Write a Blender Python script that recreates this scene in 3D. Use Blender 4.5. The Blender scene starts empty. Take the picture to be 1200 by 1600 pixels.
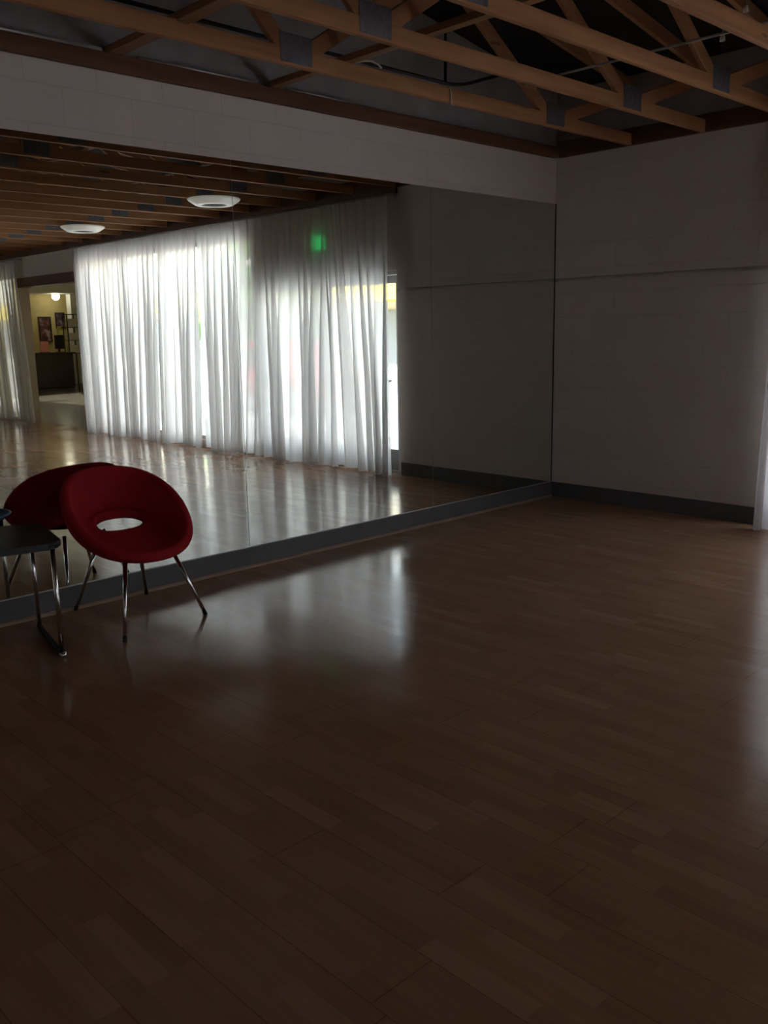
import bpy, bmesh, math, random
from mathutils import Vector, Matrix
random.seed(11)
D = bpy.data
S = bpy.context.scene
C = S.collection

# ------------------------------------------------------------------ helpers
def tag(o, label=None, cat=None, group=None, kind=None):
    if label: o['label'] = label
    if cat: o['category'] = cat
    if group: o['group'] = group
    if kind: o['kind'] = kind
    return o

def obj(name, bm, mat, parent=None, smooth=False):
    me = D.meshes.new(name)
    bmesh.ops.recalc_face_normals(bm, faces=bm.faces)
    bm.to_mesh(me); bm.free()
    for m in (mat if isinstance(mat, (list, tuple)) else [mat]): me.materials.append(m)
    if smooth:
        for p in me.polygons: p.use_smooth = True
    o = D.objects.new(name, me); C.objects.link(o)
    if parent: o.parent = parent
    return o

def empty(name, loc, rz=0):
    o = D.objects.new(name, None); C.objects.link(o)
    o.location = loc; o.rotation_euler = (0, 0, rz); o.empty_display_size = .1
    return o

def box(bm, x0, x1, y0, y1, z0, z1, bev=0):
    b = bm if not bev else bmesh.new()
    v = [b.verts.new((x, y, z)) for z in (z0, z1) for y in (y0, y1) for x in (x0, x1)]
    for f in ((0,2,3,1),(4,5,7,6),(0,1,5,4),(2,6,7,3),(0,4,6,2),(1,3,7,5)):
        b.faces.new([v[i] for i in f])
    if bev:
        bmesh.ops.bevel(b, geom=b.edges[:], offset=bev, segments=2, profile=.5, affect='EDGES')
        append(bm, b)
    return bm

def append(bm, b):
    me = D.meshes.new('tmp'); b.to_mesh(me); b.free(); bm.from_mesh(me); D.meshes.remove(me)

def bx(*a, bev=0): return box(bmesh.new(), *a, bev=bev)

def tube(bm, pts, r, n=10, cap=True):
    """round bar through pts; r a number or one per point"""
    P = [Vector(p) for p in pts]; rs = r if isinstance(r, (list, tuple)) else [r]*len(P)
    rings = []; ref = None
    for i, p in enumerate(P):
        t = (P[min(i+1, len(P)-1)] - P[max(i-1, 0)]).normalized()
        if ref is None:
            ref = Vector((0,0,1)) if abs(t.z) < .9 else Vector((1,0,0))
        u = (ref - t*ref.dot(t)).normalized(); w = t.cross(u); ref = u
        rings.append([bm.verts.new(p + (u*math.cos(a)+w*math.sin(a))*rs[i]) for a in [2*math.pi*k/n for k in range(n)]])
    for a, b in zip(rings, rings[1:]):
        for k in range(n): bm.faces.new((a[k], a[(k+1)%n], b[(k+1)%n], b[k]))
    if cap: bm.faces.new(rings[0][::-1]); bm.faces.new(rings[-1])
    return bm

def tb(pts, r, n=10): return tube(bmesh.new(), pts, r, n)

def lathe(bm, prof, n=40, c=(0,0,0)):
    rings = []
    for r, z in prof:
        if r < 1e-5: rings.append([bm.verts.new((c[0], c[1], c[2]+z))])
        else: rings.append([bm.verts.new((c[0]+r*math.cos(2*math.pi*k/n), c[1]+r*math.sin(2*math.pi*k/n), c[2]+z)) for k in range(n)])
    for a, b in zip(rings, rings[1:]):
        for k in range(n):
            q = (k+1) % n
            if len(a) == 1 and len(b) == 1: continue
            if len(a) == 1: bm.faces.new((a[0], b[q], b[k]))
            elif len(b) == 1: bm.faces.new((a[k], a[q], b[0]))
            else: bm.faces.new((a[k], a[q], b[q], b[k]))
    return bm

def beam(p, q, w, h):
    """rectangular timber from p to q in an XZ plane: w thick along Y, h deep"""
    p, q = Vector(p), Vector(q); t = (q-p).normalized(); u = Vector((0,1,0)); n = t.cross(u)
    bm = bmesh.new()
    v = [bm.verts.new(b + u*sy*w/2 + n*sz*h/2) for b in (p, q) for sy, sz in ((-1,-1),(1,-1),(1,1),(-1,1))]
    for f in ((0,1,2,3),(7,6,5,4),(0,4,5,1),(1,5,6,2),(2,6,7,3),(3,7,4,0)): bm.faces.new([v[i] for i in f])
    bmesh.ops.bevel(bm, geom=bm.edges[:], offset=.003, segments=1, affect='EDGES')
    return bm

# ------------------------------------------------------------------ materials
class NT:
    def __init__(s, name):
        s.m = D.materials.new(name); s.m.use_nodes = True; s.t = s.m.node_tree; s.t.nodes.clear()
        s.out = s.n('ShaderNodeOutputMaterial')
    def n(s, typ, **kw):
        o = s.t.nodes.new(typ)
        for k, v in kw.items(): setattr(o, k, v)
        return o
    def l(s, a, b): s.t.links.new(a, b)
    def math(s, op, a, b=None):
        o = s.n('ShaderNodeMath', operation=op)
        for i, x in enumerate((a, b)):
            if x is None: continue
            if isinstance(x, (int, float)): o.inputs[i].default_value = x
            else: s.l(x, o.inputs[i])
        return o.outputs[0]

def c4(c): return (c[0], c[1], c[2], 1)

def mat(name, col, rough=.6, metal=0, var=0, scale=8, spec=.5, bump=0, bscale=60, stretch=(1,1,1), sheen=0):
    k = NT(name); p = k.n('ShaderNodeBsdfPrincipled'); k.l(p.outputs[0], k.out.inputs[0])
    p.inputs['Base Color'].default_value = c4(col); p.inputs['Roughness'].default_value = rough
    p.inputs['Metallic'].default_value = metal; p.inputs['Specular IOR Level'].default_value = spec
    if sheen:
        p.inputs['Sheen Weight'].default_value = sheen; p.inputs['Sheen Tint'].default_value = c4([min(1, x*3) for x in col])
    tc = k.n('ShaderNodeTexCoord'); mp = k.n('ShaderNodeMapping'); mp.inputs['Scale'].default_value = stretch
    k.l(tc.outputs['Object'], mp.inputs[0])
    if var:
        no = k.n('ShaderNodeTexNoise'); no.inputs['Scale'].default_value = scale; no.inputs['Detail'].default_value = 4
        k.l(mp.outputs[0], no.inputs['Vector'])
        r = k.n('ShaderNodeValToRGB'); k.l(no.outputs[0], r.inputs[0])
        r.color_ramp.elements[0].position = .3; r.color_ramp.elements[1].position = .7
        r.color_ramp.elements[0].color = c4([x*(1-var) for x in col]); r.color_ramp.elements[1].color = c4([min(1, x*(1+var)) for x in col])
        k.l(r.outputs[0], p.inputs['Base Color'])
    if bump:
        nb = k.n('ShaderNodeTexNoise'); nb.inputs['Scale'].default_value = bscale; k.l(mp.outputs[0], nb.inputs['Vector'])
        b = k.n('ShaderNodeBump'); b.inputs['Strength'].default_value = bump; b.inputs['Distance'].default_value = .01
        k.l(nb.outputs[0], b.inputs['Height']); k.l(b.outputs[0], p.inputs['Normal'])
    return k.m

def emit(name, col, st):
    k = NT(name); e = k.n('ShaderNodeEmission'); e.inputs[0].default_value = c4(col); e.inputs[1].default_value = st
    k.l(e.outputs[0], k.out.inputs[0]); return k.m

def block_mat(name, col, axis):
    """painted concrete block: running bond joints as shallow grooves"""
    k = NT(name); p = k.n('ShaderNodeBsdfPrincipled'); k.l(p.outputs[0], k.out.inputs[0])
    p.inputs['Roughness'].default_value = .55; p.inputs['Specular IOR Level'].default_value = .3
    tc = k.n('ShaderNodeTexCoord'); sx = k.n('ShaderNodeSeparateXYZ'); k.l(tc.outputs['Object'], sx.inputs[0])
    cb = k.n('ShaderNodeCombineXYZ'); k.l(sx.outputs[axis], cb.inputs[0]); k.l(sx.outputs[2], cb.inputs[1])
    br = k.n('ShaderNodeTexBrick'); k.l(cb.outputs[0], br.inputs['Vector'])
    br.inputs['Scale'].default_value = 1; br.inputs['Brick Width'].default_value = .4064; br.inputs['Row Height'].default_value = .2032
    br.inputs['Mortar Size'].default_value = .004; br.inputs['Mortar Smooth'].default_value = .8
    br.inputs['Color1'].default_value = c4(col); br.inputs['Color2'].default_value = c4([x*.965 for x in col]); br.inputs['Mortar'].default_value = c4([x*.90 for x in col])
    no = k.n('ShaderNodeTexNoise'); no.inputs['Scale'].default_value = 2.3; no.inputs['Detail'].default_value = 5; k.l(tc.outputs['Object'], no.inputs['Vector'])
    mx = k.n('ShaderNodeMixRGB', blend_type='MULTIPLY'); mx.inputs[0].default_value = .14
    k.l(br.outputs[0], mx.inputs[1]); k.l(no.outputs[0], mx.inputs[2]); k.l(mx.outputs[0], p.inputs['Base Color'])
    b = k.n('ShaderNodeBump'); b.inputs['Strength'].default_value = .32; b.inputs['Distance'].default_value = .004; b.invert = True
    k.l(br.outputs['Fac'], b.inputs['Height']); k.l(b.outputs[0], p.inputs['Normal'])
    return k.m

def floor_mat():
    """three-strip laminate, strips running along Y"""
    k = NT('laminate'); p = k.n('ShaderNodeBsdfPrincipled'); k.l(p.outputs[0], k.out.inputs[0])
    tc = k.n('ShaderNodeTexCoord'); s = k.n('ShaderNodeSeparateXYZ'); k.l(tc.outputs['Object'], s.inputs[0])
    x, y = s.outputs[0], s.outputs[1]
    xs = k.math('ADD', k.math('DIVIDE', x, .0693), .16)
    row = k.math('FLOOR', xs)
    wr = k.n('ShaderNodeTexWhiteNoise', noise_dimensions='1D'); k.l(row, wr.inputs['W'])
    ys = k.math('ADD', k.math('DIVIDE', y, .34), k.math('MULTIPLY', wr.outputs['Value'], 7.0))
    cell = k.math('FLOOR', ys)
    cv = k.n('ShaderNodeCombineXYZ'); k.l(row, cv.inputs[0]); k.l(cell, cv.inputs[1])
    wc = k.n('ShaderNodeTexWhiteNoise', noise_dimensions='2D'); k.l(cv.outputs[0], wc.inputs['Vector'])
    rp = k.n('ShaderNodeValToRGB'); k.l(wc.outputs['Value'], rp.inputs[0])
    e = rp.color_ramp.elements
    e[0].position = 0; e[0].color = c4((.40, .225, .122)); e[1].position = 1; e[1].color = c4((.52, .312, .180))
    m = e.new(.30); m.color = c4((.44, .250, .137)); m = e.new(.86); m.color = c4((.465, .268, .149))
    # grain
    gv = k.n('ShaderNodeCombineXYZ'); k.l(k.math('MULTIPLY', x, 55.0), gv.inputs[0]); k.l(k.math('MULTIPLY', y, 3.0), gv.inputs[1]); k.l(k.math('MULTIPLY', wc.outputs['Value'], 30.0), gv.inputs[2])
    gn = k.n('ShaderNodeTexNoise'); gn.inputs['Scale'].default_value = 1; gn.inputs['Detail'].default_value = 5; k.l(gv.outputs[0], gn.inputs['Vector'])
    mx = k.n('ShaderNodeMixRGB', blend_type='MULTIPLY'); mx.inputs[0].default_value = .35; k.l(rp.outputs[0], mx.inputs[1]); k.l(gn.outputs[0], mx.inputs[2])
    # board joints every third strip, block ends
    fr = k.math('FRACT', k.math('DIVIDE', xs, 3.0)); edge = k.math('LESS_THAN', fr, .014)
    wb = k.n('ShaderNodeTexWhiteNoise', noise_dimensions='1D'); k.l(k.math('FLOOR', k.math('DIVIDE', xs, 3.0)), wb.inputs['W'])
    fy = k.math('FRACT', k.math('ADD', k.math('DIVIDE', y, 1.29), wb.outputs['Value'])); ey = k.math('LESS_THAN', fy, .003)
    jn = k.math('MAXIMUM', edge, ey)
    m2 = k.n('ShaderNodeMixRGB', blend_type='MULTIPLY'); k.l(k.math('MULTIPLY', jn, .42), m2.inputs[0]); k.l(mx.outputs[0], m2.inputs[1]); m2.inputs[2].default_value = (.1,.08,.07,1)
    k.l(m2.outputs[0], p.inputs['Base Color'])
    # worn gloss
    n1 = k.n('ShaderNodeTexNoise'); n1.inputs['Scale'].default_value = 1.7; n1.inputs['Detail'].default_value = 3; n1.inputs['Roughness'].default_value = .55; k.l(tc.outputs['Object'], n1.inputs['Vector'])
    mr = k.n('ShaderNodeMapRange'); k.l(n1.outputs[0], mr.inputs[0]); mr.inputs[1].default_value = .3; mr.inputs[2].default_value = .7; mr.inputs[3].default_value = .10; mr.inputs[4].default_value = .21
    k.l(mr.outputs[0], p.inputs['Roughness']); p.inputs['Specular IOR Level'].default_value = .30
    bh = k.math('ADD', k.math('MULTIPLY', jn, -.6), 0.0)
    b = k.n('ShaderNodeBump'); b.inputs['Strength'].default_value = .06; b.inputs['Distance'].default_value = .002; k.l(bh, b.inputs['Height']); k.l(b.outputs[0], p.inputs['Normal'])
    return k.m

def wood_mat(name, a, b, axis=0):
    k = NT(name); p = k.n('ShaderNodeBsdfPrincipled'); k.l(p.outputs[0], k.out.inputs[0])
    tc = k.n('ShaderNodeTexCoord'); oi = k.n('ShaderNodeObjectInfo'); mp = k.n('ShaderNodeMapping')
    sc = [22, 22, 22]; sc[axis] = 1.6; mp.inputs['Scale'].default_value = sc
    k.l(tc.outputs['Object'], mp.inputs[0])
    no = k.n('ShaderNodeTexNoise', noise_dimensions='4D'); no.inputs['Scale'].default_value = 1; no.inputs['Detail'].default_value = 5
    k.l(mp.outputs[0], no.inputs['Vector']); k.l(k.math('MULTIPLY', oi.outputs['Random'], 40.0), no.inputs['W'])
    r = k.n('ShaderNodeValToRGB'); k.l(no.outputs[0], r.inputs[0]); r.color_ramp.elements[0].position = .3; r.color_ramp.elements[1].position = .7
    r.color_ramp.elements[0].color = c4(a); r.color_ramp.elements[1].color = c4(b)
    # knots
    vo = k.n('ShaderNodeTexVoronoi', voronoi_dimensions='4D'); m2 = k.n('ShaderNodeMapping'); s2 = [9, 9, 9]; s2[axis] = 2.2; m2.inputs['Scale'].default_value = s2
    k.l(tc.outputs['Object'], m2.inputs[0]); k.l(m2.outputs[0], vo.inputs['Vector']); vo.inputs['Scale'].default_value = 1; k.l(k.math('MULTIPLY', oi.outputs['Random'], 19.0), vo.inputs['W'])
    kn = k.math('LESS_THAN', vo.outputs['Distance'], .13)
    mx = k.n('ShaderNodeMixRGB'); k.l(k.math('MULTIPLY', kn, .6), mx.inputs[0]); k.l(r.outputs[0], mx.inputs[1]); mx.inputs[2].default_value = c4([x*.25 for x in a])
    k.l(mx.outputs[0], p.inputs['Base Color']); p.inputs['Roughness'].default_value = .6; p.inputs['Specular IOR Level'].default_value = .3
    return k.m

def sheer_mat():
    k = NT('sheer_cloth')
    tr = k.n('ShaderNodeBsdfTransparent'); tl = k.n('ShaderNodeBsdfTranslucent'); df = k.n('ShaderNodeBsdfDiffuse')
    tl.inputs[0].default_value = (.90, .90, .91, 1); df.inputs[0].default_value = (.82, .79, .75, 1); tr.inputs[0].default_value = (.97, .97, .97, 1)
    m1 = k.n('ShaderNodeMixShader'); m1.inputs[0].default_value = .34; k.l(tl.outputs[0], m1.inputs[1]); k.l(df.outputs[0], m1.inputs[2])
    m2 = k.n('ShaderNodeMixShader')
    tc = k.n('ShaderNodeTexCoord'); mp = k.n('ShaderNodeMapping'); mp.inputs['Scale'].default_value = (1, 40, .6); k.l(tc.outputs['Object'], mp.inputs[0])
    no = k.n('ShaderNodeTexNoise'); no.inputs['Scale'].default_value = 1; k.l(mp.outputs[0], no.inputs['Vector'])
    mr = k.n('ShaderNodeMapRange'); k.l(no.outputs[0], mr.inputs[0]); mr.inputs[1].default_value = .3; mr.inputs[2].default_value = .7; mr.inputs[3].default_value = .84; mr.inputs[4].default_value = .95
    k.l(mr.outputs[0], m2.inputs[0]); k.l(tr.outputs[0], m2.inputs[1]); k.l(m1.outputs[0], m2.inputs[2]); k.l(m2.outputs[0], k.out.inputs[0])
    return k.m

def glass_mat():
    k = NT('window_glass'); tr = k.n('ShaderNodeBsdfTransparent'); gl = k.n('ShaderNodeBsdfGlossy'); gl.inputs['Roughness'].default_value = .02
    tr.inputs[0].default_value = (.95, .955, .96, 1); lw = k.n('ShaderNodeLayerWeight'); lw.inputs[0].default_value = .5; fa = k.math('ADD', k.math('MULTIPLY', k.math('POWER', lw.outputs['Facing'], 5.0), .5), .035)
    m = k.n('ShaderNodeMixShader'); k.l(fa, m.inputs[0]); k.l(tr.outputs[0], m.inputs[1]); k.l(gl.outputs[0], m.inputs[2]); k.l(m.outputs[0], k.out.inputs[0])
    return k.m

def mirror_mat():
    k = NT('mirror_glass'); gl = k.n('ShaderNodeBsdfGlossy'); gl.inputs['Roughness'].default_value = 0.0
    gl.inputs[0].default_value = (.78, .82, .75, 1); k.l(gl.outputs[0], k.out.inputs[0]); return k.m

def lampshade_mat():
    k = NT('opal_shade'); p = k.n('ShaderNodeBsdfPrincipled'); k.l(p.outputs[0], k.out.inputs[0])
    p.inputs['Base Color'].default_value = (.8,.79,.76,1); p.inputs['Roughness'].default_value = .3
    p.inputs['Emission Color'].default_value = (1,.96,.90,1); p.inputs['Emission Strength'].default_value = .10
    return k.m

M = dict(
  floor=floor_mat(), wall_l=block_mat('painted_block_left', (.74,.67,.62), 0), wall_e=block_mat('painted_block_end', (.74,.67,.63), 1),
  paint=mat('wall_paint', (.72,.69,.66), .6, var=.05), rawblock=mat('bare_block', (.44,.44,.46), .85, var=.12, scale=5, bump=.2),
  vinyl=mat('grey_base', (.115,.115,.118), .45, var=.08), shoe=mat('shoe_wood', (.36,.24,.17), .5, var=.1),
  lumber=wood_mat('truss_lumber', (.34,.155,.068), (.48,.245,.115)), lumberY=wood_mat('brace_lumber', (.28,.15,.075), (.40,.23,.12), 1), shaded_platewood=wood_mat('shaded_plate_lumber', (.11,.05,.028), (.18,.085,.047)), plateY=wood_mat('rim_lumber', (.10,.05,.03), (.16,.08,.045), 1),
  deck=mat('roof_deck', (.022,.018,.017), .8, var=.25, scale=3), plate=mat('galvanised_plate', (.20,.20,.22), .5, metal=.7, var=.2, scale=40),
  mirror=mirror_mat(), mgap=mat('mirror_backing', (.03,.03,.03), .8), channel=mat('mirror_channel', (.62,.62,.6), .35, metal=.8),
  sheer=sheer_mat(), glass=glass_mat(), alu=mat('window_alu', (.42,.42,.43), .4, metal=.6), darkalu=mat('kick_panel', (.22,.22,.23), .5),
  red=mat('red_fabric', (.34,.012,.018), .85, var=.10, scale=20, spec=.2, bump=.15, bscale=400, sheen=.25), chrome=mat('chrome', (.75,.75,.76), .12, metal=1),
  rubber=mat('black_rubber', (.02,.02,.02), .6), black=mat('black_gloss', (.014,.013,.014), .38, var=.1, spec=.35), navy=mat('navy_glaze', (.035,.10,.22), .3),
  white=mat('white_enamel', (.80,.79,.76), .35), lampshade=lampshade_mat(), dark=mat('dark_recess', (.03,.03,.03), .7), conduit=mat('black_conduit', (.02,.02,.022), .5),
  pale=mat('pale_conduit', (.52,.50,.48), .4, metal=.5), cable=mat('white_cable', (.7,.68,.64), .5),
  yellow=mat('ochre_paint', (.58,.47,.22), .7, var=.06), beamw=wood_mat('dark_beam', (.10,.045,.025), (.17,.08,.045), 1), counter=mat('dark_counter', (.035,.022,.030), .45, var=.2),
  offwhite=mat('offwhite_paint', (.70,.71,.68), .6), tile=mat('reception_floor', (.06,.05,.038), .2, var=.15, scale=3),
  exit=emit('exit_green', (.03,.75,.18), .5), lampglow=emit('lamp_glow', (1,.93,.78), .5),
  asphalt=mat('asphalt', (.42,.42,.43), .9, var=.1, scale=1), pave=mat('pavement_concrete', (.66,.65,.63), .85, var=.08, scale=1.5),
  facade=mat('cream_facade', (.78,.74,.68), .8, var=.04), awn=mat('yellow_awning', (.85,.62,.08), .7), redsign=mat('red_sign', (.75,.06,.05), .5),
  redcar=mat('red_paint', (.62,.03,.03), .25), bluecar=mat('pale_blue_paint', (.55,.65,.78), .25), leaf=mat('leaves', (.16,.30,.06), .7, var=.4, scale=6), bark=mat('bark', (.2,.14,.09), .9),
  carglass=mat('car_glass', (.05,.06,.07), .1), shopglass=mat('shop_glass', (.30,.33,.36), .15), tyre=mat('tyre', (.02,.02,.02), .8),
  frame=mat('picture_frame', (.04,.025,.022), .5), pink=mat('pink_card', (.75,.30,.30), .7), papr=mat('paper', (.68,.68,.64), .8), lime=mat('lime_paper', (.60,.62,.15), .7),
)
def art_mat(name, a, b, c):
    k = NT(name); p = k.n('ShaderNodeBsdfPrincipled'); k.l(p.outputs[0], k.out.inputs[0]); p.inputs['Roughness'].default_value = .6
    tc = k.n('ShaderNodeTexCoord'); no = k.n('ShaderNodeTexNoise'); no.inputs['Scale'].default_value = 4; k.l(tc.outputs['Object'], no.inputs['Vector'])
    r = k.n('ShaderNodeValToRGB'); k.l(no.outputs[0], r.inputs[0]); e = r.color_ramp.elements; e[0].color = c4(a); e[0].position = .42; e[1].color = c4(c); e[1].position = .66
    m = e.new(.54); m.color = c4(b); k.l(r.outputs[0], p.inputs['Base Color']); return k.m
M['art_a'] = art_mat('poster_dark', (.05,.02,.02), (.16,.05,.05), (.42,.36,.33)); M['art_b'] = art_mat('poster_violet', (.04,.02,.04), (.10,.06,.09), (.30,.25,.27))

# ------------------------------------------------------------------ camera
cd = D.cameras.new('camera'); cam = D.objects.new('camera', cd); C.objects.link(cam); S.camera = cam
right = Vector((-0.71721349, 0.69658344, -0.01939902)); up = Vector((-0.15202311, -0.12923663, 0.97989125)); fwd = Vector((-0.68006896, -0.70574032, -0.19858703))
mw = Matrix((right, up, -fwd)).transposed().to_4x4(); mw.translation = (6.84606, 4.86826, 1.54999); cam.matrix_world = mw
cd.sensor_fit = 'VERTICAL'; cd.sensor_height = 36; cd.lens = 1410.65/1600*36; cd.clip_start = .05; cd.clip_end = 300

# ------------------------------------------------------------------ setting
ZT = 2.962          # top of the painted walls, underside of the trusses
RX, RY = 9.6, 15.6  # room depth from the window wall, and from the mirror wall
def st(name, bm, m, parent=None, **k):
    o = obj(name, bm, m, parent, **k)
    if not parent: o['kind'] = 'structure'
    return o
def roofz(x): return 3.40 + .17*x

st('floor', bx(-.2, RX+.2, -.2, RY+.2, -.2, 0), M['floor'])
# mirror wall: painted block below the trusses, bare block above
bm = bx(-.2, RX+.2, -.2, 0, 0, ZT); st('wall_left', bm, M['wall_l'])
bm = bx(-.012, RX+.2, -.2, -.012, ZT+.001, 5.25); st('wall_left_top', bm, M['rawblock'])
# window wall, with its openings
DY0, DY1, DZ = 1.99, 4.46, 2.15          # glazed doors
WY0, WY1, WZ0, WZ1 = 4.53, 9.02, .10, 2.72  # long shop window
OY0, OY1, OZ = 9.26, 11.52, 2.39         # opening to the reception
VY0, VY1, VZ1 = 11.62, 14.2, 2.62        # window beyond it
bm = bmesh.new()
for a in ((0,DY0,0,1.928), (0,DY0,1.958,ZT), (DY0,DY1,DZ,ZT), (DY1,WY0,0,ZT), (WY0,WY1,0,WZ0), (WY0,WY1,WZ1,ZT), (WY1,OY0,0,ZT), (OY0,OY1,OZ+.16,ZT), (OY1,VY0,0,ZT), (VY0,VY1,0,.1), (VY0,VY1,VZ1,ZT), (VY1,RY,0,ZT)):
    box(bm, -.2, 0, *a)
box(bm, -.2, -.05, 0, DY0, 1.928, 1.958); st('wall_end', bm, M['wall_e'])
st('wall_end_top', bx(-.2, -.012, -.2, RY, ZT+.001, 3.9), M['rawblock'])
st('wall_back', bx(RX, RX+.2, 0, RY, 0, 5.3), M['paint'])
BX0, BX1, BZ0, BZ1 = 5.8, 8.2, .25, 2.55   # unseen window added behind the camera to brighten the walls
bm = bmesh.new()
for a in ((0,BX0,0,5.2), (BX1,RX,0,5.2), (BX0,BX1,0,BZ0), (BX0,BX1,BZ1,5.2)): box(bm, a[0], a[1], RY, RY+.2, a[2], a[3])
st('wall_right', bm, M['paint'])
w3 = bmesh.new(); box(w3, BX0, BX1, RY+.05, RY+.15, BZ0, BZ0+.05); box(w3, BX0, BX1, RY+.05, RY+.15, BZ1-.05, BZ1)
for i in range(4): x = BX0+.025+(BX1-BX0-.05)*i/3; box(w3, x-.025, x+.025, RY+.05, RY+.15, BZ0+.05, BZ1-.05)
st('window_added_fill', w3, M['alu'])
st('ground_back', bx(-.15, 40, RY+.21, 70, -.3, -.05), M['pave'])
bm = bmesh.new()
z0, z1 = roofz(-.3)+.1, roofz(RX+.3)+.1
v = [bm.verts.new(p) for p in ((-.3,-.3,z0),(RX+.3,-.3,z1),(RX+.3,RY+.3,z1),(-.3,RY+.3,z0),(-.3,-.3,z0+.12),(RX+.3,-.3,z1+.12),(RX+.3,RY+.3,z1+.12),(-.3,RY+.3,z0+.12))]
for f in ((3,2,1,0),(4,5,6,7),(0,1,5,4),(1,2,6,5),(2,3,7,6),(3,0,4,7)): bm.faces.new([v[i] for i in f])
st('ceiling', bm, M['deck'])
st('trim_2', bx(-.19, .03, OY0-.02, OY1+.02, OZ, OZ+.16), M['beamw'])                     # timber lintel over the opening
# skirting boards
st('baseboard_left', bx(.014, RX, -.01, .017, 0, .136, bev=.003), M['vinyl'])
bm = bmesh.new(); prof = [(0,0),(.018,0),(.0166,.0075),(.0127,.0127),(.0075,.0166),(0,.018)]
ra = [bm.verts.new((.02, .017+y, z)) for y, z in prof]; rb = [bm.verts.new((RX, .017+y, z)) for y, z in prof]
for i in range(len(prof)): q = (i+1) % len(prof); bm.faces.new((ra[i], ra[q], rb[q], rb[i]))
st('trim_3', bm, M['shoe'])
st('baseboard_end', bx(-.01, .014, 0, DY0-.03, 0, .137, bev=.003), M['vinyl'])
st('baseboard_end_pier', bx(-.01, .014, WY1+.02, OY0-.02, 0, .137, bev=.003), M['vinyl'])

# glazed double doors
d = empty('door_1', (-.1, (DY0+DY1)/2, 0)); d['kind'] = 'structure'
ym = (DY0+DY1)/2
def rel(o, root):   # geometry is modelled in world coordinates: keep it there under an Empty
    o.parent = root; o.matrix_parent_inverse = Matrix.Translation(root.location).inverted(); return o
fr = bmesh.new()
for a in ((DY0+.035, DY1-.035, 0, .022), (DY0, DY0+.035, 0, DZ), (DY1-.035, DY1, 0, DZ), (DY0+.035, DY1-.035, DZ-.04, DZ)): box(fr, -.15, -.05, *a)
rel(obj('door_frame', fr, M['alu']), d)
for a, b in ((DY0+.04, ym-.004), (ym+.004, DY1-.04)):
    lf = bmesh.new()
    for q in ((a, a+.06, .024, DZ-.045), (b-.06, b, .024, DZ-.045), (a+.06, b-.06, DZ-.125, DZ-.045)): box(lf, -.125, -.08, *q)
    leaf = rel(obj('door_leaf', lf, M['alu']), d)
    def sub(n, bm, m): o = obj(n, bm, m); o.parent = leaf; o.matrix_parent_inverse = Matrix.Translation(d.location).inverted(); return o
    leaf.matrix_parent_inverse = Matrix.Translation(d.location).inverted()
    for o in (sub('kick_panel', bx(-.122, -.083, a+.06, b-.06, .024, .25), M['darkalu']), sub('glass_pane', bx(-.106, -.1, a+.06, b-.06, .25, DZ-.125), M['glass']),
              sub('push_bar', tube(tube(tb([(-.04, a+.12, 1.0), (-.04, b-.12, 1.0)], .014), [(-.04, a+.16, 1.0), (-.09, a+.16, 1.0)], .01), [(-.04, b-.16, 1.0), (-.09, b-.16, 1.0)], .01), M['alu'])):
        o.matrix_parent_inverse = Matrix.Identity(4)
def window(name, y0, y1, z0, z1, n):
    w = empty(name, (-.1, (y0+y1)/2, z0)); w['kind'] = 'structure'
    f = bmesh.new(); box(f, -.15, -.05, y0, y1, z0, z0+.05); box(f, -.15, -.05, y0, y1, z1-.05, z1)
    ys = [y0+.025+(y1-y0-.05)*i/n for i in range(n+1)]
    for y in ys: box(f, -.15, -.05, y-.025, y+.025, z0+.05, z1-.05)
    rel(obj('window_frame', f, M['alu']), w)
    for a, b in zip(ys, ys[1:]): rel(obj('glass_pane', bx(-.106, -.1, a+.025, b-.025, z0+.05, z1-.05), M['glass']), w)
window('window_1', WY0, WY1, WZ0, WZ1, 4)
window('window_2', VY0, VY1, .1, VZ1, 2)

# wall mirrors standing on the skirting
mz0, mz1 = .142, 2.590
edges = [.012, 1.611, 3.417, 5.225, 7.03]
labs = ['tall wall mirror panel nearest the far corner, reflecting the blank end wall', 'wide wall mirror panel reflecting the white curtains, second from the corner',
        'wall mirror panel behind the red chair, third from the corner', 'wall mirror panel fourth from the corner, beyond the black side table']
for i in range(4):
    a, b = edges[i]+.002, edges[i+1]-.002
    o = obj('wall_mirror', bx(a, b, .001, .008, mz0, mz1), M['mirror']); tag(o, labs[i], 'mirror', 'wall mirror panels')
st('trim_4', bx(.012, 7.03, 0, .011, .1365, .1418), M['channel'])
st('trim_5', bx(.0, .0115, 0, .010, .142, 2.592), M['mgap'])

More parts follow.
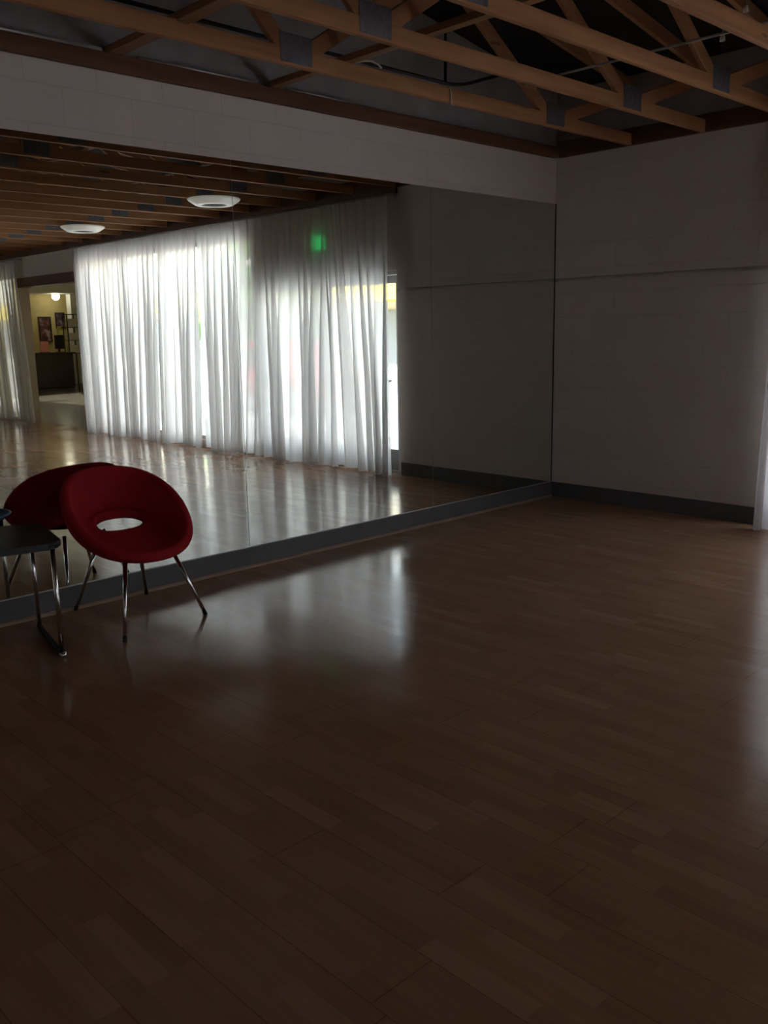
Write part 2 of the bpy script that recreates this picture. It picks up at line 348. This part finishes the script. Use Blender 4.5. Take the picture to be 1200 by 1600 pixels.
# ------------------------------------------------------------------ roof trusses
NODES = [1.07, 3.47, 5.87, 8.27]
TOPN = [0, 2.27, 4.67, 7.07, RX]
def make_truss(y):
    r = empty('roof_truss', (0, y, ZT))
    def p(n, bm, m): o = obj(n, bm, m, r); return o
    p('bottom_chord', bx(.031, RX-.002, -.019, .019, 0, .089, bev=.003), M['lumber'])
    p('top_chord', beam((.033, 0, roofz(.033)-ZT), (RX-.005, 0, roofz(RX)-ZT), .038, .089), M['lumber'])
    for i, x in enumerate(NODES):
        for sgn, tx in ((-1, TOPN[i]), (1, TOPN[i+1])):
            b = Vector((x+.05*sgn, 0, .06)); t = Vector((tx-sgn*.04 if 0 < tx < RX else tx+(.07 if tx == 0 else -.06), 0, roofz(tx)-ZT-.06))
            p('web', beam(b, t, .034, .089), M['lumber'])
        p('nail_plate', bx(x-.11, x+.11, -.0215, .0215, .012, .16), M['plate'])
    for tx in TOPN[1:-1]: p('nail_plate', bx(tx-.08, tx+.08, -.0215, .0215, roofz(tx)-ZT-.12, roofz(tx)-ZT+.02), M['plate'])
    return r
ORD = 'second third fourth fifth sixth seventh eighth ninth tenth eleventh twelfth thirteenth fourteenth fifteenth sixteenth seventeenth eighteenth nineteenth twentieth twenty-first twenty-second twenty-third twenty-fourth twenty-fifth'.split()
ys = [.73 + .625*i for i in range(24) if .73+.625*i < RY-.1]
t0 = make_truss(ys[0])
for i, y in enumerate(ys):
    t = t0
    if i:
        t = t0.copy(); C.objects.link(t); t.location.y = y
        for ch in t0.children:
            c = ch.copy(); C.objects.link(c); c.parent = t
    where = 'unpainted timber roof truss with metal plates, %s ceiling timber out from the mirror wall' % ORD[i]
    tag(t, where, 'roof truss', 'parallel roof trusses')
e = obj('wall_plate', bx(0.045, RX-.002, .003, .041, ZT+.0005, ZT+.09, bev=.003), M['shaded_platewood'])  # darker wood colour stands in for the shade along the wall top
tag(e, 'reddish timber lying flat along the top of the mirror wall', 'timber')
e = obj('wall_plate', bx(.001, .029, .045, RY-.01, ZT+.0005, ZT+.13), M['plateY'])
tag(e, 'dark timber across the truss ends above the end wall', 'timber')
# braces lying across the bottom chords
for x, y1, w, l in ((4.16, 4.5, .089, 'flat timber brace lying across the trusses, nearest the photographer'), (3.07, 4.5, .06, 'narrow timber brace lying across the trusses, beyond the nearest one')):
    o = obj('timber_brace', bx(x-w/2, x+w/2, .003, y1, ZT+.0905, ZT+.128, bev=.002), M['lumberY']); tag(o, l, 'brace', 'braces across the trusses')
# conduits and cables in the roof space
def run(name, pts, r, m, l, c, g=None):
    o = obj(name, tb(pts, r, 10), M[m], smooth=True); tag(o, l, c, g); return o
def arc(c, u, v, r, n=6):
    return [Vector(c)+Vector(u)*r*math.cos(a)+Vector(v)*r*math.sin(a) for a in [math.pi/2*k/n for k in range(n+1)]]
o = run('conduit', [(4.5,.13,3.30),(3,.13,3.30),(1.55,.13,3.30)]+arc((1.55,.25,3.30),(0,-1,0),(-1,0,0),.12)[1:]+[(1.43,.5,3.30),(1.43,.68,3.29)], .012, 'conduit', 'black conduit bending away from the mirror wall in the roof space', 'conduit')
h = obj('hanger_rod', tb([(1.57,.13,3.31),(1.57,.13,roofz(1.57)+.05)], .010, 8), M['conduit'], o)
run('conduit', [(1.52,.8,3.175),(1.51,1.6,3.175),(1.51,5.5,3.175)], .008, 'pale', 'pale metal conduit crossing above the truss bottom timbers', 'conduit')
run('pipe', [(6.4,.03,ZT+.101),(5.2,.03,ZT+.101),(4.24,.03,ZT+.101)], .011, 'pale', 'pale pipe on the mirror wall timber at the left edge', 'pipe', 'pipes along the top of the mirror wall')
run('pipe', [(4.02,.03,ZT+.098),(3.6,.032,ZT+.098),(3.2,.028,ZT+.098)], .008, 'pale', 'pale pipe on the mirror wall timber, middle length', 'pipe', 'pipes along the top of the mirror wall')
run('pipe', [(2.98,.03,ZT+.098),(2.7,.032,ZT+.098),(2.45,.028,ZT+.098)], .008, 'pale', 'short pale pipe on the mirror wall timber beyond the second brace', 'pipe', 'pipes along the top of the mirror wall')
pts = [(3.02,.735,ZT+.104),(2.96,.738,ZT+.12),(2.90,.742,ZT+.128),(2.85,.748,ZT+.118),(2.83,.752,ZT+.098)]
run('cable', pts, .007, 'cable', 'loop of white cable on the second ceiling timber', 'cable')
run('cable', [(2.23,.735,ZT+.093),(2.222,.751,ZT+.091),(2.215,.754,ZT+.05),(2.21,.753,ZT+.0),(2.20,.745,ZT-.005),(2.15,.728,ZT-.005)], .005, 'cable', 'short white cable wrapped round the second ceiling timber', 'cable')
# two small white lamp heads above the fourth and fifth timbers
def spot(x, y, z, l):
    r = empty('spotlight', (x, y, z)); r.scale = (.34, .34, .34)
    obj('lamp_head', lathe(bmesh.new(), [(0,0),(.030,0),(.036,-.01),(.046,-.09),(.043,-.09),(.028,-.02),(0,-.02)], 20), M['white'], r, smooth=True)
    obj('lamp_stem', tb([(0,0,0),(0,0,.10),(-.0,.0,.14)], .008, 8), M['pale'], r)
    tag(r, l, 'spotlight', 'small lamps in the roof space')
spot(1.43, 2.17, 3.19, 'small white lamp hanging between the trusses at the upper right')
spot(1.72, 2.44, 3.22, 'small white lamp at the top edge, above the nearest right-hand timber')

# round ceiling lamps, seen in the mirror
def ceiling_lamp(x, y, l):
    r = empty('ceiling_lamp', (x, y, ZT)); r.scale = (1, 1, .68)
    obj('lamp_shade', lathe(bmesh.new(), [(.13,0),(.275,-.002),(.285,-.012),(.272,-.035),(.205,-.098),(.195,-.103),(.135,-.103),(.135,-.09),(.13,-.03)], 48), M['lampshade'], r, smooth=True)
    obj('lamp_centre', lathe(bmesh.new(), [(0,-.086),(.134,-.086),(.134,-.06),(0,-.06)], 40), M['dark'], r)
    tag(r, l, 'ceiling lamp', 'round white ceiling lamps')
ceiling_lamp(1.03, 3.73, 'round white ceiling lamp, larger of the two in the mirror')
ceiling_lamp(.99, 6.88, 'round white ceiling lamp, farther of the two in the mirror')

# ------------------------------------------------------------------ curtains
def curtain(y0t, y1t, y0b, y1b, zt, zb, x0, xb, seed, label, group='sheer white curtains', pl=.15, lean=0):
    R = random.Random(seed); W = y1t-y0t; nf = max(3, round(W/pl)); nu = nf*10; nv = 46
    bm = bmesh.new(); ph = [R.uniform(-.9,.9) for _ in range(nf+2)]; am = [R.uniform(.45,1.5) for _ in range(nf+2)]
    b1, b2, b3 = R.uniform(0,6), R.uniform(0,6), R.uniform(0,6)
    grid = []
    for j in range(nv+1):
        v = j/nv; row = []
        for i in range(nu+1):
            u = i/nu
            f = u*nf; k = int(f); w = f-k; w = w*w*(3-2*w)
            a = am[k]*(1-w)+am[k+1]*w; p = ph[k]*(1-w)+ph[k+1]*w
            ang = 2*math.pi*f + p*2.2*v + 1.1*v*math.sin(f*.45+b1)
            yt = y0t+W*u; yb = y0b+(y1b-y0b)*u
            y = yt+(yb-yt)*(v**1.15) + .050*a*min(1,.25+v)*math.sin(ang+1.5) + .075*min(1,v*1.6)*math.sin(2*math.pi*(y0t+W*u)/.62+b2+.8*v)*min(1,6*u,6*(1-u))
            amp = .016 + (.034*a-.008)*min(1, v*2.0) + .012*v*a
            x = x0 + (xb-x0)*v**1.4 + amp*math.sin(ang) + .030*v*math.sin(f*.31+b3)
            if v < .035: x = x0 + .020*math.sin(ang)
            x = max(x, .022)
            z = zt - (zt-zb - .018*math.sin(f*.9+b2)-.012*math.sin(f*2.3+b3))*v
            row.append(bm.verts.new((x, y, max(z, .004))))
        grid.append(row)
    for j in range(nv):
        for i in range(nu): bm.faces.new((grid[j][i], grid[j][i+1], grid[j+1][i+1], grid[j+1][i]))
    o = obj('sheer_curtain', bm, M['sheer'], smooth=True); tag(o, label, 'curtain', group)
    return o
ZC = 2.872
curtain(2.00, 2.72, 1.97, 2.46, ZC, .008, .10, .14, 1, 'sheer white curtain nearest the blank end wall, its hem swept aside')
curtain(2.725, 2.975, 2.60, 2.95, ZC, .02, .12, .12, 2, 'narrow sheer white curtain between two wider ones at the glass doors', pl=.10)
curtain(2.98, 4.20, 3.05, 4.15, ZC, .008, .10, .15, 3, 'sheer white curtain over the glass doors, right of the gap with daylight')
curtain(4.205, 5.54, 4.40, 5.50, ZC, .012, .10, .12, 4, 'sheer white curtain at the long window, left of the gap with daylight')
curtain(5.545, 6.59, 5.78, 6.68, ZC, .015, .10, .12, 5, 'middle sheer white curtain of the three at the long window')
curtain(6.595, 9.08, 6.84, 8.93, ZC, .01, .10, .12, 6, 'sheer white curtain beside the opening to the reception')
curtain(11.28, 13.9, 11.06, 13.8, ZC-.02, .05, .10, .12, 7, 'sheer white curtain at the left edge of the mirror, past the reception opening')
def rod(y0, y1, z, l):
    r = empty('curtain_rod', (.1, (y0+y1)/2, z))
    rel(obj('rod', tb([(.1, y0, z), (.1, y1, z)], .011, 12), M['alu'], smooth=True), r)
    n = max(2, round((y1-y0)/1.8))
    for i in range(n+1):
        y = y0+.06+(y1-y0-.12)*i/n
        rel(obj('bracket', tube(tb([(.1, y, z), (.0, y, z)], .007, 8), [(.006, y, z), (0, y, z)], .022, 12), M['alu']), r)
    tag(r, l, 'curtain rod', 'curtain rods')
rod(1.93, 9.15, ZC+.014, 'long curtain rod above the glass doors and long window')
rod(11.2, 14.0, ZC-.006, 'curtain rod above the curtain at the left of the mirror')

st('trim_1', bx(.0, .035, DY0-.03, RY, ZC+.03, ZT), M['beamw'])     # dark board the curtain rods hang under
# exit sign behind the curtain, over the doors
r = empty('exit_sign', (.0, 3.16, 2.50))
obj('sign_case', bx(.001, .032, -.105, .105, -.08, .09, bev=.004), M['white'], r); obj('sign_face', bx(.032, .036, -.09, .09, -.065, .075), M['exit'], r)
tag(r, 'lit green exit sign behind the curtain above the glass doors', 'exit sign')

# ------------------------------------------------------------------ red ring chair
CX, CY = 4.492, .425
def bez(a, b, c, t): return a*(1-t)**2 + b*2*t*(1-t) + c*t*t
def ring_chair():
    r = empty('ring_chair', (CX, CY, 0)); tag(r, 'red upholstered ring-shaped armchair with chrome legs, backed against the mirror', 'chair')
    bm = bmesh.new(); nt, nr = 56, 9; rows = []
    for i in range(nt):
        th = 2*math.pi*i/nt; s = (1-math.cos(th))/2; s = s*s*(3-2*s)*.5+s*.5
        k = .312 + .016*s
        O = Vector((k*math.sin(th)*1.02, k*math.cos(th), .412+.41*s))
        I = Vector((-.022+.138*math.sin(th), -.170+.052*math.cos(th), .472+.088*s**1.4))
        f = .70 + .22*s
        B = Vector((k*math.sin(th)*(f+.10), (O.y*(f)+I.y*(1-f)), (.345*(1-s)+.49*s)))
        rows.append([bm.verts.new(bez(O, B, I, (j/nr))) for j in range(nr+1)])
    for i in range(nt):
        q = (i+1) % nt
        for j in range(nr): bm.faces.new((rows[i][j], rows[q][j], rows[q][j+1], rows[i][j+1]))
    o = obj('shell', bm, M['red'], r, smooth=True)
    m = o.modifiers.new('thick', 'SOLIDIFY'); m.thickness = .058; m.offset = 0; m.use_even_offset = False
    m = o.modifiers.new('soft', 'SUBSURF'); m.levels = 2; m.render_levels = 2
    tips = [(4.747,.752), (4.206,.668), (4.227,.058), (4.673,.046)]
    for x, y in tips:
        dx, dy = x-CX, y-CY
        top = Vector((dx*.56, dy*.56, .385)); tip = Vector((dx, dy, .008))
        lg = obj('leg', tb([top, tip], [.0125, .0095], 14), M['chrome'], r, smooth=True)
        obj('foot_cap', tb([tip+(top-tip)*.045, (dx, dy, 0)], .0115, 12), M['rubber'], lg, smooth=True)
    obj('leg_mount', lathe(bmesh.new(), [(0,.396),(.10,.396),(.11,.402),(.10,.41),(0,.41)], 32, (0,.02,0)), M['rubber'], r)
ring_chair()

# ------------------------------------------------------------------ black side table
r = empty('side_table', (5.315, .368, 0), math.radians(-12)); tag(r, 'low black side table with chrome legs beside the red chair', 'side table')
def rounded(x0, x1, y0, y1, z0, z1, rad, bev):
    bm = bmesh.new(); pts = []
    for cx, cy, a0 in ((x1-rad, y1-rad, 0), (x0+rad, y1-rad, 90), (x0+rad, y0+rad, 180), (x1-rad, y0+rad, 270)):
        for k in range(9): a = math.radians(a0+90*k/8); pts.append((cx+rad*math.cos(a), cy+rad*math.sin(a)))
    lo = [bm.verts.new((x, y, z0)) for x, y in pts]; hi = [bm.verts.new((x, y, z1)) for x, y in pts]; n = len(pts)
    bm.faces.new(lo[::-1]); bm.faces.new(hi)
    for i in range(n): bm.faces.new((lo[i], lo[(i+1)%n], hi[(i+1)%n], hi[i]))
    bmesh.ops.bevel(bm, geom=[e for e in bm.edges if abs(e.verts[0].co.z-e.verts[1].co.z) < 1e-6], offset=bev, segments=2, affect='EDGES')
    return bm
obj('tabletop', rounded(-.368, .40, -.265, .315, .546, .578, .075, .008), M['black'], r)
for sx in (-1, 1):
    for yl in (-.235, .29):
        x = sx*.318
        obj('leg', tb([(x, yl, .546), (x*1.0, yl, .030)], .0115, 12), M['chrome'], r, smooth=True)
    ru = obj('runner', tb([(sx*.318, -.235, .030), (sx*.318, -.245, .016), (sx*.318, -.20, .013), (sx*.318, .26, .013), (sx*.318, .30, .016), (sx*.318, .29, .034)], .0125, 10), M['rubber'], r, smooth=True)
    obj('glide', lathe(bmesh.new(), [(0,.026),(.016,.026),(.018,.013),(.016,0),(0,0)], 14, (sx*.318, .305, 0)), M['chrome'], ru, smooth=True)
r = empty('bowl', (5.25, .24, .578)); tag(r, 'dark blue flared bowl on the black side table', 'bowl')
obj('bowl_body', lathe(bmesh.new(), [(0,.012),(.05,.014),(.12,.06),(.178,.092),(.181,.098),(.172,.099),(.115,.072),(.045,.03),(0,.026)], 40), M['navy'], r, smooth=True)
obj('foot_ring', lathe(bmesh.new(), [(.035,.014),(.045,.014),(.048,0),(.040,0)], 24), M['navy'], r)

# ------------------------------------------------------------------ reception beyond the opening
def quadwall(name, p, q, th, z0, z1, m):
    p, q = Vector((p[0], p[1], 0)), Vector((q[0], q[1], 0)); n = Vector((-(q-p).y, (q-p).x, 0)).normalized()*th
    bm = bmesh.new(); v = [bm.verts.new(Vector((a.x, a.y, z))) for z in (z0, z1) for a in (p, q, q+n, p+n)]
    for f in ((3,2,1,0),(4,5,6,7),(0,1,5,4),(1,2,6,5),(2,3,7,6),(3,0,4,7)): bm.faces.new([v[i] for i in f])
    return st(name, bm, M[m])
RB = 24.0
bm = bmesh.new(); v = [bm.verts.new((x, y, z)) for z in (-.2, -.001) for x, y in ((-.2,9.0),(-.2,11.6),(-5.0,24.1),(-9.2,25.5))]
for f in ((3,2,1,0),(4,5,6,7),(0,1,5,4),(1,2,6,5),(2,3,7,6),(3,0,4,7)): bm.faces.new([v[i] for i in f])
st('floor_reception', bm, M['tile'])
def lerp(t): return (-.2-4.9*t, 11.54+(RB-11.54)*t)
quadwall('wall_reception_left', lerp(.56), lerp(1), -.1, 0, 3.4, 'yellow'); quadwall('wall_reception_left_sill', lerp(0), lerp(.56), -.1, 0, .35, 'yellow'); quadwall('wall_reception_left_head', lerp(0), lerp(.56), -.1, 2.9, 3.4, 'yellow')  # hidden gap between sill and head, added to let daylight into the reception
quadwall('reception_bounce_skin', (-2.84, 18.63), (-4.95, RB), -.04, -.1, 3.4, 'offwhite')  # unseen pale skin added to bounce sunlight onto the left curtain
quadwall('wall_reception_right', (-.2, 9.20), (-8.2, RB), .1, 0, 3.4, 'yellow')
st('wall_reception_back', bx(-8.4, -5.0, RB, RB+.15, 0, 3.4), M['yellow'])
bm = bmesh.new(); v = [bm.verts.new((x, y, z)) for z in (3.3, 3.42) for x, y in ((-.2,9.0),(-.2,11.6),(-5.0,RB+.2),(-8.6,RB+.2))]
for f in ((3,2,1,0),(4,5,6,7),(0,1,5,4),(1,2,6,5),(2,3,7,6),(3,0,4,7)): bm.faces.new([v[i] for i in f])
st('ceiling_reception', bm, M['offwhite'])
st('trim_6', bx(-7.3, -4.75, 22.65, 23.97, 2.84, 3.29), M['offwhite'])      # pale bulkhead across the reception
st('trim_7', bx(-6.80, -6.58, 23.3, 23.6, 0, 2.835), M['offwhite'])      # pale pier at its right
r = empty('reception_counter', (-5.33, 22.3, 0)); tag(r, 'dark reception counter seen through the opening in the mirror', 'counter')
obj('counter_body', bx(-.58, .60, -.28, .28, 0, 1.0, bev=.01), M['counter'], r); obj('counter_top', bx(-.64, .66, -.33, .33, 1.0, 1.045, bev=.008), M['counter'], r)
for i in range(3): obj('front_panel', bx(-.56+i*.385, -.19+i*.385, -.292, -.281, .1, .94, bev=.004), M['counter'], r)
def picture(x, z, w, h, m, l):
    r = empty('picture', (x, RB, z)); fb = bmesh.new()
    for a in ((-w/2, w/2, -h/2, -h/2+.04), (-w/2, w/2, h/2-.04, h/2), (-w/2, -w/2+.04, -h/2+.04, h/2-.04), (w/2-.04, w/2, -h/2+.04, h/2-.04)): box(fb, a[0], a[1], -.035, -.002, a[2], a[3])
    obj('frame', fb, M['frame'], r); obj('print', bx(-w/2+.04, w/2-.04, -.02, -.004, -h/2+.04, h/2-.04), M[m], r); tag(r, l, 'picture', 'pictures on the ochre wall')
picture(-5.98, 1.75, .42, .80, 'art_a', 'tall dark framed picture on the ochre reception wall above the pink card')
picture(-6.50, 2.03, .32, .50, 'art_b', 'smaller dark framed picture, higher on the ochre reception wall')
# things on the counter
r = empty('card_stand', (-5.12, 22.22, 1.045)); tag(r, 'pink card display standing on the reception counter', 'card stand')
obj('card', bx(-.13, .13, -.012, .012, .01, .34, bev=.003), M['pink'], r); obj('stand_base', bx(-.14, .14, -.06, .06, 0, .02), M['frame'], r)
r = empty('computer_monitor', (-5.63, 22.3, 1.045)); tag(r, 'black monitor on the right end of the reception counter', 'monitor')
obj('screen', bx(-.14, .14, -.03, .03, .10, .52, bev=.008), M['black'], r); obj('stand', bx(-.03, .03, .031, .06, .0, .3), M['black'], r); obj('stand_foot', bx(-.11, .11, -.08, .08, 0, .015), M['black'], r)
o = obj('note_pad', bx(-.11, .02, -.028, .028, 0, .26, bev=.002), M['lime']); o.location = (-5.62, 22.3, 1.045+.521); tag(o, 'yellow-green paper slips on top of the black monitor', 'paper')
r = empty('shelf_unit', (-6.33, 22.9, 0)); tag(r, 'black metal shelf unit at the right of the reception', 'shelf unit')
for x in (-.18, .18):
    for y in (-.15, .15): obj('post', bx(x-.012, x+.012, y-.012, y+.012, 0, 2.2), M['black'], r)
for z in (.98, 1.38, 1.78, 2.18): obj('shelf', bx(-.195, .195, -.165, .165, z, z+.02), M['black'], r)
for z, h, l in ((1.0,.24,'lowest'), (1.40,.22,'middle'), (1.80,.26,'topmost')):
    o = obj('paper_stack', bx(-.13, .13, -.12, .12, 0, h, bev=.004), M['papr']); o.location = (-6.33, 22.9, z); tag(o, '%s white paper stack on the reception shelf unit' % l, 'paper stack', 'paper stacks on the shelf unit')
r = empty('ceiling_lamp', (-6.13, 23.35, 2.84)); r.scale = (.6, .6, .32); tag(r, 'small lit round lamp on the reception ceiling', 'ceiling lamp')
obj('lamp_base', lathe(bmesh.new(), [(0,0),(.14,0),(.14,-.03),(0,-.03)], 24), M['white'], r); obj('diffuser', lathe(bmesh.new(), [(.13,-.03),(.12,-.07),(.07,-.095),(0,-.10)], 24), M['lampglow'], r, smooth=True)
ld = D.lights.new('reception_lamp_light', 'POINT'); ld.energy = 6; ld.color = (1,.9,.72); ld.shadow_soft_size = .12
lo = D.objects.new('reception_lamp_light', ld); C.objects.link(lo); lo.parent = r; lo.location = (0, 0, -.25)

# ------------------------------------------------------------------ the street outside
st('ground_pavement', bx(-3.2, -.201, -12, 8.95, -.22, -.02), M['pave'])
st('ground_street', bx(-60, -3.2, -40, 90, -.32, -.12), M['asphalt'])
st('ground_forecourt', bx(-3.2, -.201, 11.9, 40, -.32, -.1), M['pave'])
r = empty('shop_building', (-15, 16, -.12)); tag(r, 'cream shop building across the street, faint through the curtains', 'building')
obj('facade', bx(-6, 0, -26, 60, 0, 6.5), M['facade'], r)
for i in range(7): obj('awning', beam((0.02, 0, 3.35), (1.25, 0, 2.55), 9.6, .08), M['awn'], r).location = (0, -20+i*11, 0)
for i in range(14): obj('shop_window', bx(.0, .06, -22.5+i*5.5, -18.5+i*5.5, .5, 2.3), M['shopglass'], r)
def car(x, y, m, l):
    r = empty('parked_car', (x, y, -.12)); tag(r, l, 'car', 'cars parked outside')
    prof = [(-1.85,.30),(-1.88,.62),(-1.80,.86),(-1.05,.96),(-.50,1.42),(.70,1.45),(1.35,1.02),(1.82,.92),(1.90,.60),(1.86,.30)]
    bm = bmesh.new(); n = len(prof)
    def wd(z): return .82 if z < 1.0 else .64
    L = [bm.verts.new((-wd(z), y_, z)) for y_, z in prof]; Rr = [bm.verts.new((wd(z), y_, z)) for y_, z in prof]
    bm.faces.new(L); bm.faces.new(Rr[::-1])
    for i in range(n): q = (i+1) % n; bm.faces.new((L[i], Rr[i], Rr[q], L[q]))
    bmesh.ops.bevel(bm, geom=bm.edges[:], offset=.05, segments=2, affect='EDGES')
    obj('body', bm, M[m], r, smooth=True)
    for sx in (-1, 1):
        b = bmesh.new(); v = [b.verts.new((sx*xx, yy, zz)) for xx, yy, zz in ((.80,-.88,1.0),(.80,1.15,1.03),(.672,.62,1.38),(.672,-.45,1.36))]; b.faces.new(v)
        bmesh.ops.solidify(b, geom=b.faces[:], thickness=.02)
        obj('side_window', b, M['carglass'], r)
        for yy in (-1.15, 1.18):
            w = obj('wheel', tb([(sx*.62, yy, .31), (sx*.85, yy, .31)], .31, 28), M['tyre'], r); obj('hub_cap', tb([(sx*.85, yy, .31), (sx*.862, yy, .31)], .19, 20), M['alu'], w)
car(-5.2, 10.45, 'redcar', 'red car parked outside, glimpsed between the curtains')
car(-5.3, 4.4, 'bluecar', 'pale blue car parked outside the glass doors, behind the curtains')
r = empty('street_tree', (-9.0, 16.4, -.12)); tag(r, 'leafy street tree outside, glimpsed through the curtain gap', 'tree')
obj('trunk', tb([(0,0,0),(.03,.02,1.2),(0,.05,2.2)], [.14,.11,.09], 12), M['bark'], r, smooth=True)
bm = bmesh.new(); R = random.Random(5)
for i in range(26):
    p = Vector((R.gauss(0,.75), R.gauss(0,.75), 2.7+R.gauss(0,.6))); b = bmesh.new(); bmesh.ops.create_icosphere(b, subdivisions=2, radius=R.uniform(.35,.6))
    for vv in b.verts: vv.co = vv.co*R.uniform(.82,1.15)+p
    append(bm, b)
obj('crown', bm, M['leaf'], r)

# ------------------------------------------------------------------ daylight
w = D.worlds.new('sky'); S.world = w; w.use_nodes = True; nt = w.node_tree; nt.nodes.clear()
out = nt.nodes.new('ShaderNodeOutputWorld'); bg = nt.nodes.new('ShaderNodeBackground'); sk = nt.nodes.new('ShaderNodeTexSky')
sk.sky_type = 'NISHITA'; sk.sun_disc = False; sk.sun_elevation = math.radians(58); sk.sun_rotation = math.radians(90); sk.air_density = 1.0; sk.dust_density = 4.0; sk.ozone_density = 1
mx = nt.nodes.new('ShaderNodeMixRGB'); mx.inputs[0].default_value = .72; mx.inputs[2].default_value = (4.9, 5.25, 5.9, 1)
nt.links.new(sk.outputs[0], mx.inputs[1]); nt.links.new(mx.outputs[0], bg.inputs[0]); bg.inputs[1].default_value = .56; nt.links.new(bg.outputs[0], out.inputs[0])
sd = D.lights.new('sun', 'SUN'); sd.energy = 7; sd.angle = math.radians(1); sd.color = (1,.98,.95)
so = D.objects.new('sun', sd); C.objects.link(so); so.location = (8, 0, 20)
so.rotation_euler = Vector((-.50, .12, -.86)).to_track_quat('-Z', 'Y').to_euler()
S.view_settings.view_transform = 'Standard'; S.view_settings.look = 'None'; S.view_settings.gamma = 1; S.view_settings.use_curve_mapping = False
S.view_settings.exposure = .95
cy = S.cycles
cy.max_bounces = 14; cy.diffuse_bounces = 6; cy.glossy_bounces = 8; cy.transmission_bounces = 8; cy.transparent_max_bounces = 16
cy.sample_clamp_indirect = 6; cy.use_denoising = True
